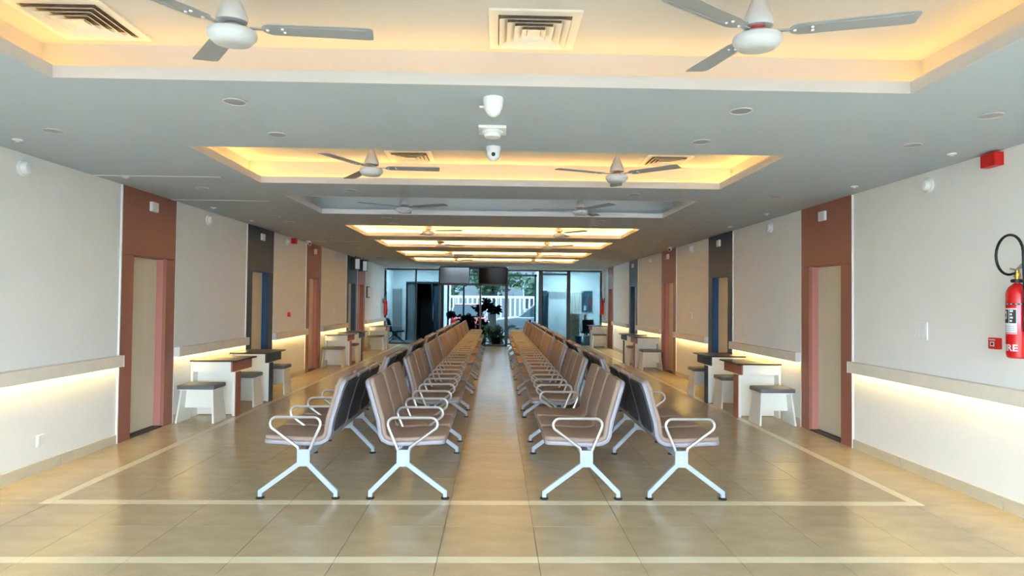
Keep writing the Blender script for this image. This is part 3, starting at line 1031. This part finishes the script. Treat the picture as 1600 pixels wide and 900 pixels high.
# ------------------------------------------------------------------ screens
def tv(x, y, z, w, h, rx, rz, label, m):
    t = thing('television', label, 'television', (x, y, z), rz, 'hanging screens')
    b = MB().box(-w / 2, w / 2, -.02, .02, -h / 2, h / 2).build('housing', 'black', t, bevel=.006)
    b.rotation_euler = (rx, 0, 0)
    MB().box(-w / 2 + .014, w / 2 - .014, -.0215, -.0195, -h / 2 + .02, h / 2 - .014).build('screen', m, b)
    MB().box(-.015, .015, .03, .06, 0, ZC - z).build('mount', 'black', t)
tv(-1.465, 22.0, 2.485, 1.03, .58, math.radians(2.7), 0, 'hanging television left of the glass bay with silvery reflections', 'screen')
tv(-.13, 22.0, 2.485, 1.0, .58, math.radians(8), 0, 'hanging television with a black screen right of its twin', 'screen')
def board(x, y, z, rz, label):
    t = thing('queue_display', label, 'display', (x, y, z), rz, 'hanging queue displays')
    MB().box(-.13, .13, -.025, .025, -.17, .17).build('housing', 'black', t, bevel=.006)
    MB().box(.0, .115, -.027, -.0245, -.15, .13).build('screen', 'lit', t)
    MB().box(-.012, .012, -.01, .01, .18, ZC - z).build('mount', 'black', t)
board(-3.94, 17.55, 2.60, math.radians(4), 'dark queue display hanging over the navy door on the left')
board(-3.94, 18.55, 2.60, math.radians(4), 'dark queue display hanging by the farthest left door')
t = thing('notice_board', 'small black-edged white notice on the far left wall', 'notice', (XL, 20.0, 1.66))
MB().box(0, .03, -.2, .2, 0, .36).build('backing', 'black', t)
MB().box(.03, .085, -.17, .17, .03, .33).build('panel', 'white', t, bevel=.004)

# ------------------------------------------------------------------ beyond the glass
gr = struct(MB().box(-30, 30, YF, 70, -.14, -.02).build('ground', 'concrete'), 'pale forecourt outside the glazing')
struct(MB().box(-30, 30, -40, Y0 - .1, -.14, -.02).build('ground_front', 'paving'), 'pale paving outside the entrance front')
# annexe behind the left panes
mb = MB()
mb.box(-4.3, -4.2, YF + .1, 27.5, -.02, 3.0)
mb.box(-4.2, -3.72, 25.5, 25.6, 2.06, 3.0)
mb.box(-3.72, -2.15, 25.5, 25.6, 2.36, 3.0)
mb.box(-4.2, -2.0, 25.6, 27.6, 2.95, 3.0)
struct(mb.build('wall_annexe_left', 'coolwall'), 'cool white walls of the room behind the left glass')
struct(MB().box(-4.3, -2.0, YF + .1, 25.6, 2.9, 3.0).build('ceiling_annexe_left', 'coolwall'))
MB_ = MB().box(-3.6, -2.6, 23.8, 24.6, 2.885, 2.9).build('added_light_panel', 'panel')  # unseen panel added to light this room
tag(MB_, 'added unseen light panel brightening the room behind the left glass', 'ceiling light')
t = MB().box(-4.2, -3.80, 25.45, 25.62, -.02, 2.06).build('stone_panel', 'greywall')
struct(t, 'grey stone wall panel seen through the left glass')
t = MB().box(-3.80, -3.66, 25.4, 25.62, -.02, 2.36).build('white_pillar', 'coolwall')
struct(t, 'white pillar behind the left glass')
dd = sroot('door_11', (0, 25.55, 0), 'dark glazed doorway seen through the left glass')
MB().box(-3.66, -2.15, -.04, .04, 2.28, 2.36).build('head_rail', 'frame', dd)
for x in (-3.63, -3.24, -2.62, -2.18):
    MB().box(x - .03, x + .03, -.04, .04, -.02, 2.28).build('mullion', 'frame', dd)
for x0, x1 in ((-3.60, -3.27), (-2.59, -2.21)):
    MB().box(x0, x1, -.004, .004, -.02, 2.28).build('pane', 'facade', dd)
for x in (-3.3, -2.56):
    MB().tube([(x, -.06, .8), (x, -.06, 1.4)], .015, 8).build('pull_handle', 'chrome', dd, smooth=True)
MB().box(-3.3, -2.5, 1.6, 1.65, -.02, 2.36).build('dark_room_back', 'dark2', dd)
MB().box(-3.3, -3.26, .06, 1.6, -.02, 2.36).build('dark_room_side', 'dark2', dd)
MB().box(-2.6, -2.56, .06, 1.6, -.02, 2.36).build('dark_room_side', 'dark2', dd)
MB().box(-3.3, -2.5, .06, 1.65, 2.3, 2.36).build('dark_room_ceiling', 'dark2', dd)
MB().box(-3.62, -3.31, .1, .14, -.02, 2.3).build('inner_panel', 'greywall', dd)
MB().box(-2.54, -2.18, .1, .14, -.02, 2.3).build('inner_panel', 'teal', dd)
t = MB().box(-2.05, -2.0, 23.9, 27.6, -.02, 3.0).build('wall_annexe_side', 'coolwall')
struct(t)
# annexe behind the right panes
mb = MB()
mb.box(1.66, 1.72, YF + .1, 26.0, -.02, 3.0)
mb.box(1.72, 4.6, 25.9, 26.0, -.02, 3.0)
mb.box(4.5, 4.6, YF + .1, 25.9, -.02, 3.0)
struct(mb.build('wall_annexe_right', 'coolwall'), 'cool white walls of the room behind the right glass')
struct(MB().box(1.66, 4.6, YF + .1, 26.0, 2.9, 3.0).build('ceiling_annexe_right', 'coolwall'))
o = MB().box(2.4, 3.6, 24.1, 25.1, 2.885, 2.9).build('added_light_panel', 'panel')
tag(o, 'added unseen light panel brightening the room behind the right glass', 'ceiling light')
d2 = sroot('door_12', (0, 25.88, 0), 'teal door standing in the room behind the right glass')
MB().box(1.80, 2.12, -.04, .0, -.02, 2.05).build('door_leaf', 'teal', d2)
MB().box(2.06, 2.09, -.07, -.04, .9, 1.2).build('handle', 'chrome', d2)
t = thing('white_cabinet', 'tall white cabinet with grey top band behind the right glass door', 'cabinet', (2.5, 25.5, -.02))
MB().box(-.36, .36, 0, .36, 0, 1.72).build('body', 'coolwall', t)
MB().box(-.36, .36, -.01, .36, 1.73, 2.02).build('top_band', 'greywall', t)
for s in (-1, 1):
    dr = MB().box(min(s * .005, s * .35), max(s * .005, s * .35), -.02, -.002, .06, 1.70).build('door', 'coolwall', t)
    MB().box(s * .03 - .008, s * .03 + .008, -.04, -.02, .9, 1.05).build('handle', 'chrome', dr)
t = thing('curtain', 'pale pleated curtain hanging in the room behind the right glass', 'curtain', (3.27, 25.7, 0))
n = 24
mbc = MB()
vs = []
for i in range(n + 1):
    x = -.26 + .52 * i / n
    yv = .03 * math.sin(i * 1.6)
    vs += [(x, yv, .95), (x, yv, 1.98), (x, yv + .012, .95), (x, yv + .012, 1.98)]
fs = []
for i in range(n):
    a, b = 4 * i, 4 * i + 4
    fs += [(a, b, b + 1, a + 1), (a + 2, a + 3, b + 3, b + 2), (a + 1, b + 1, b + 3, a + 3), (a, a + 2, b + 2, b)]
mbc.add(vs, fs).build('cloth', 'curtain', t, smooth=True)
MB().tube([(-.3, 0, 2.0), (.3, 0, 2.0)], .012, 8).build('curtain_rod', 'chrome', t, smooth=True)
t = thing('wall_panel', 'dark teal board on the wall behind the right glass', 'board', (3.75, 25.9, 1.2))
MB().box(-.24, .24, -.04, 0, 0, .86).build('board', 'teal', t)
MB().box(.10, .16, -.05, -.04, .2, .5).build('red_note', 'redplastic', t)
MB().box(-.12, -.02, -.05, -.04, .05, .25).build('pale_note', 'label', t)
t = thing('counter', 'beige counter standing behind the right glass', 'counter', (3.15, 24.3, -.02))
MB().box(-.36, .10, 0, .5, 0, 1.12).build('body', 'counter', t)
MB().box(-.38, .40, -.03, .52, 1.12, 1.18).build('countertop', 'whitelam', t)
MB().box(.34, .38, 0, .5, 0, 1.12).build('end_panel', 'counter', t)
MB().box(-.30, .05, -.012, 0, .86, .90).build('slot', 'dark', t)
t = thing('office_chair', 'black office chair in front of the counter behind the glass', 'chair', (3.5, 23.75, -.02))
MB().box(-.22, .22, -.02, .04, .48, .95).build('backrest', 'black', t, bevel=.02)
MB().box(-.23, .23, .04, .45, .42, .49).build('seat', 'black', t, bevel=.02)
MB().tube([(0, .2, .06), (0, .2, .42)], .025, 8).build('gas_column', 'black', t, smooth=True)
for k in range(5):
    a = 2 * PI * k / 5
    l = MB().tube([(0, .2, .08), (.26 * math.cos(a), .2 + .26 * math.sin(a), .05)], .018, 6).build('base_leg', 'black', t)
    MB().lathe([(0, -.012), (.025, -.012), (.025, .012), (0, .012)], 10, axis='x', cx=.26 * math.cos(a), cy=.2 + .26 * math.sin(a), cz=.025).build('castor', 'black', l)
for s in (-1, 1):
    MB().tube([(s * .25, .08, .46), (s * .27, .08, .66), (s * .27, .34, .66)], .014, 6).build('armrest', 'black', t)
t = thing('waste_bin', 'blue waste bin on the floor behind the right glass', 'bin', (3.13, 23.7, -.02))
MB().lathe([(0, 0), (.10, 0), (.135, .30), (.142, .31), (.142, .325), (.125, .325), (.095, .02), (0, .02)], 18).build('bucket', 'bluebin', t, smooth=True)
t = thing('carton', 'white carton on the floor beside the blue bin', 'box', (3.45, 23.42, -.02))
MB().box(-.16, .16, -.1, .1, 0, .36).build('box', 'coolwall', t, bevel=.004)
MB().box(-.16, .16, -.004, .004, .36, .364).build('tape', 'counter', t)
# two dark benches standing on the far side of the glass
def dark_bench(x, y, rz, label):
    b = thing('visitor_chair', label, 'chair', (x, y, -.02), rz, 'dark chairs beyond the glass')
    for p, me in (('seat', me_cush), ('shell', me_shell)):
        c = ob(p, me.copy(), b)
        c.data.materials.clear()
        c.data.materials.append(M['rear' if p == 'seat' else 'black'])
    for yy in (-.25, .25):
        ob('armrest', me_arm, b, (0, yy, 0))
        l = ob('leg_frame', me_leg, b, (0, yy, 0))
        for xx in (-.298, .298):
            ob('foot_pad', me_foot, l, (xx, 0, 0))
dark_bench(-3.75, 23.6, math.radians(20), 'dark armchair behind the leftmost glass pane')
dark_bench(.95, 23.7, math.radians(185), 'dark armchair behind the glass right of the bay')
# vestibule doors behind the bay
dv = sroot('door_13', (0, 25.6, 0), 'outer glass doors of the vestibule')
for x in (-1.96, -1.33, .38, 1.6):
    MB().box(x - .035, x + .035, -.03, .03, -.02, 2.7).build('mullion', 'frame', dv)
MB().box(-2.0, 1.66, -.03, .03, 2.62, 2.7).build('head_rail', 'frame', dv)
# sign by the entrance
t = thing('sign_stand', 'small teal sign with white marks on a pale stand behind the bay glass', 'sign', (-.12, 23.6, -.02))
MB().box(-.13, .13, 0, .03, .02, 1.12).build('stand_panel', 'coolwall', t)
MB().box(-.16, .16, -.06, .1, 0, .02).build('foot_plate', 'greywall', t)
pn = MB().box(-.10, .10, -.01, .0, 1.14, 1.34).build('sign_panel', 'teal', t)
MB().box(-.11, .11, .0, .012, 1.12, 1.36).build('sign_frame', 'frame', t)
mb = MB()
for (x0, x1, z0, z1) in ((-.07, -.01, 1.28, 1.30), (-.07, -.055, 1.24, 1.30), (-.07, -.01, 1.235, 1.25), (-.025, -.01, 1.19, 1.25), (-.07, -.01, 1.18, 1.195), (.01, .075, 1.28, 1.30), (.035, .05, 1.18, 1.30)):
    mb.box(x0, x1, -.013, -.0101, z0, z1)
mb.build('sign_marks', 'label', pn)
# plants
def leafcloud(mb, pts, size, rng):
    for (cx, cy, cz) in pts:
        d = Vector((rng.uniform(-1, 1), rng.uniform(-1, 1), rng.uniform(-.6, .8))).normalized()
        u = d.orthogonal().normalized()
        s = size * rng.uniform(.7, 1.25)
        c = Vector((cx, cy, cz))
        n = d.cross(u)
        a, b, e, f = c - d * s * .5, c + u * s * .38 + n * s * .06, c + d * s * .6, c - u * s * .38 + n * s * .06
        mb.add([a, b, e, f], [(0, 1, 2), (0, 2, 3)])
rng = random.Random(5)
def house_plant(x, y, h, label, m, spots, size, nl):
    t = thing('potted_plant', label, 'plant', (x, y, -.02))
    MB().lathe([(0, 0), (.13, 0), (.17, .28), (.18, .30), (.16, .30), (.14, .26), (0, .26)], 18).build('pot', 'terracotta', t, smooth=True)
    st = MB()
    lf = MB()
    for (ux, uz, rr) in spots:
        st.tube([(0, 0, .25), (ux * .4, 0.0, .25 + (uz - .25) * .6), (ux, .03, uz)], .008, 6)
        leafcloud(lf, [(ux + rng.gauss(0, rr), rng.gauss(0, .07), uz + rng.gauss(0, rr)) for _ in range(nl)], size, rng)
    st.build('stems', 'bark', t)
    o = lf.build('foliage', m, t)
    o['kind'] = 'stuff'
house_plant(-.95, 22.92, 1.4, 'dark broad-leaved potted plant behind the bay glass', 'leafdark', [(-.28, .85, .10), (-.1, .95, .12), (-.1, .6, .14), (.3, .45, .13), (.52, .5, .10), (.35, 1.30, .09), (.55, 1.45, .09), (.75, 1.38, .09), (.98, 1.3, .07), (-.68, 1.1, .06), (.0, .35, .12), (.45, .8, .08), (-.22, .72, .12), (.05, .8, .1), (.4, .6, .1)], .165, 48)
house_plant(.0, 22.42, .8, 'pale green shrub at the foot of the bay glass', 'leafpale', [(-.45, .25, .08), (-.25, .45, .08), (0, .5, .09), (.15, .4, .08), (-.1, .2, .08), (-.5, .15, .07), (.15, .2, .07), (-.3, .65, .06), (.1, .62, .07), (-.1, .4, .09)], .085, 110)
# fence
fe = thing('fence', 'white metal bar fence on a low wall across the forecourt', 'fence', (0, 33.0, -.02))
MB().box(-9, 9, -.1, .1, 0, .45).build('low_wall', 'concrete', fe)
MB().box(-9, 9, -.03, .03, 1.78, 1.9).build('top_rail', 'fence', fe)
MB().box(-9, 9, -.03, .03, .5, .56).build('bottom_rail', 'fence', fe)
me_bar = MB().box(-.045, .045, -.02, .02, .45, 1.8).mesh('bar', 'fence')
for i in range(73):
    ob('bar', me_bar, fe, (-9 + .25 * i, 0, 0))
bd = thing('street_building', 'low grey building across the road behind the fence', 'building', (0, 47, -.02))
MB().box(-16, 16, 0, 4, 0, 4.2).build('wall', 'greywall', bd)
MB().box(-16.2, 16.2, -.2, 4.2, 4.2, 4.5).build('roof_edge', 'coolwall', bd)
for i in range(9):
    w_ = MB().box(-14 + i * 3.2, -12.6 + i * 3.2, -.03, .0, 1.0, 2.8).build('window', 'coolwall', bd)
    MB().box(-13.9 + i * 3.2, -12.7 + i * 3.2, -.05, -.03, 1.1, 2.7).build('pane', 'carglass', w_)
# parked cars
def car(x, y, rz, m, label):
    t = thing('parked_car', label, 'car', (x, y, -.02), rz)
    low = [(-2.05, .32), (-2.1, .6), (-2.0, .86), (-1.0, .95), (1.15, .95), (1.95, .86), (2.08, .62), (2.05, .32)]
    body = MB().prism(low, -.84, .84, 'y').build('body', m, t, bevel=.06, seg=3)
    for f in body.data.polygons:
        f.use_smooth = True
    ca = MB()
    ca.hexa([(-1.75, -.78, .93), (1.05, -.78, .93), (1.05, .78, .93), (-1.75, .78, .93)], [(-1.2, -.6, 1.46), (.35, -.6, 1.46), (.35, .6, 1.46), (-1.2, .6, 1.46)])
    cab = ca.build('cabin', 'carglass', t, bevel=.04)
    rf = MB().hexa([(-1.24, -.63, 1.44), (.40, -.63, 1.44), (.40, .63, 1.44), (-1.24, .63, 1.44)], [(-1.1, -.5, 1.50), (.25, -.5, 1.50), (.25, .5, 1.50), (-1.1, .5, 1.50)]).build('roof', m, t)
    for xx in (-1.3, 1.3):
        for yy in (-.78, .78):
            w = MB().lathe([(0, -.1), (.27, -.1), (.31, -.07), (.31, .07), (.27, .1), (0, .1)], 18, axis='y').build('wheel', 'rubber', t, smooth=True, loc=(xx, yy, .31))
            MB().lathe([(0, -.11), (.18, -.105), (.19, .105), (0, .11)], 14, axis='y').build('hub', 'chrome', w, smooth=True)
    for yy in (-.6, .6):
        MB().box(2.02, 2.1, yy - .16, yy + .16, .64, .76).build('headlamp', 'label', t)
        MB().box(-2.12, -2.03, yy - .14, yy + .14, .66, .78).build('tail_lamp', 'redplastic', t)
car(-1.3, 30.2, math.radians(90), 'carred', 'red car parked before the white fence')
car(-3.6, 30.2, math.radians(86), 'carwhite', 'white car parked left of the red car')
car(2.0, 27.6, math.radians(180), 'carsilver', 'silver car parked outside right of the bay')
# trees beyond the fence
def tree(x, y, h, r, label, seed):
    rg = random.Random(seed)
    t = thing('street_tree', label, 'tree', (x, y, -.02), 0, 'trees beyond the fence')
    MB().tube([(0, 0, 0), (.05, 0, h * .35), (0, .05, h * .6)], [.18, .14, .08], 8).build('trunk', 'bark', t, smooth=True)
    lf = MB()
    pts = []
    for k in range(9):
        c = (rg.gauss(0, r * .5), rg.gauss(0, r * .4), h * .62 + rg.gauss(0, r * .28))
        pts += [(c[0] + rg.gauss(0, r * .3), c[1] + rg.gauss(0, r * .3), c[2] + rg.gauss(0, r * .25)) for _ in range(110)]
    leafcloud(lf, pts, .4, rg)
    o = lf.build('crown', 'leaftree', t)
    o['kind'] = 'stuff'
tree(-4.2, 38, 5.0, 1.7, 'grey green tree beyond the fence on the left', 1)
tree(-.4, 44, 5.0, 1.5, 'grey green tree beyond the fence in the middle', 2)
tree(3.6, 39, 4.6, 1.4, 'grey green tree beyond the fence on the right', 3)
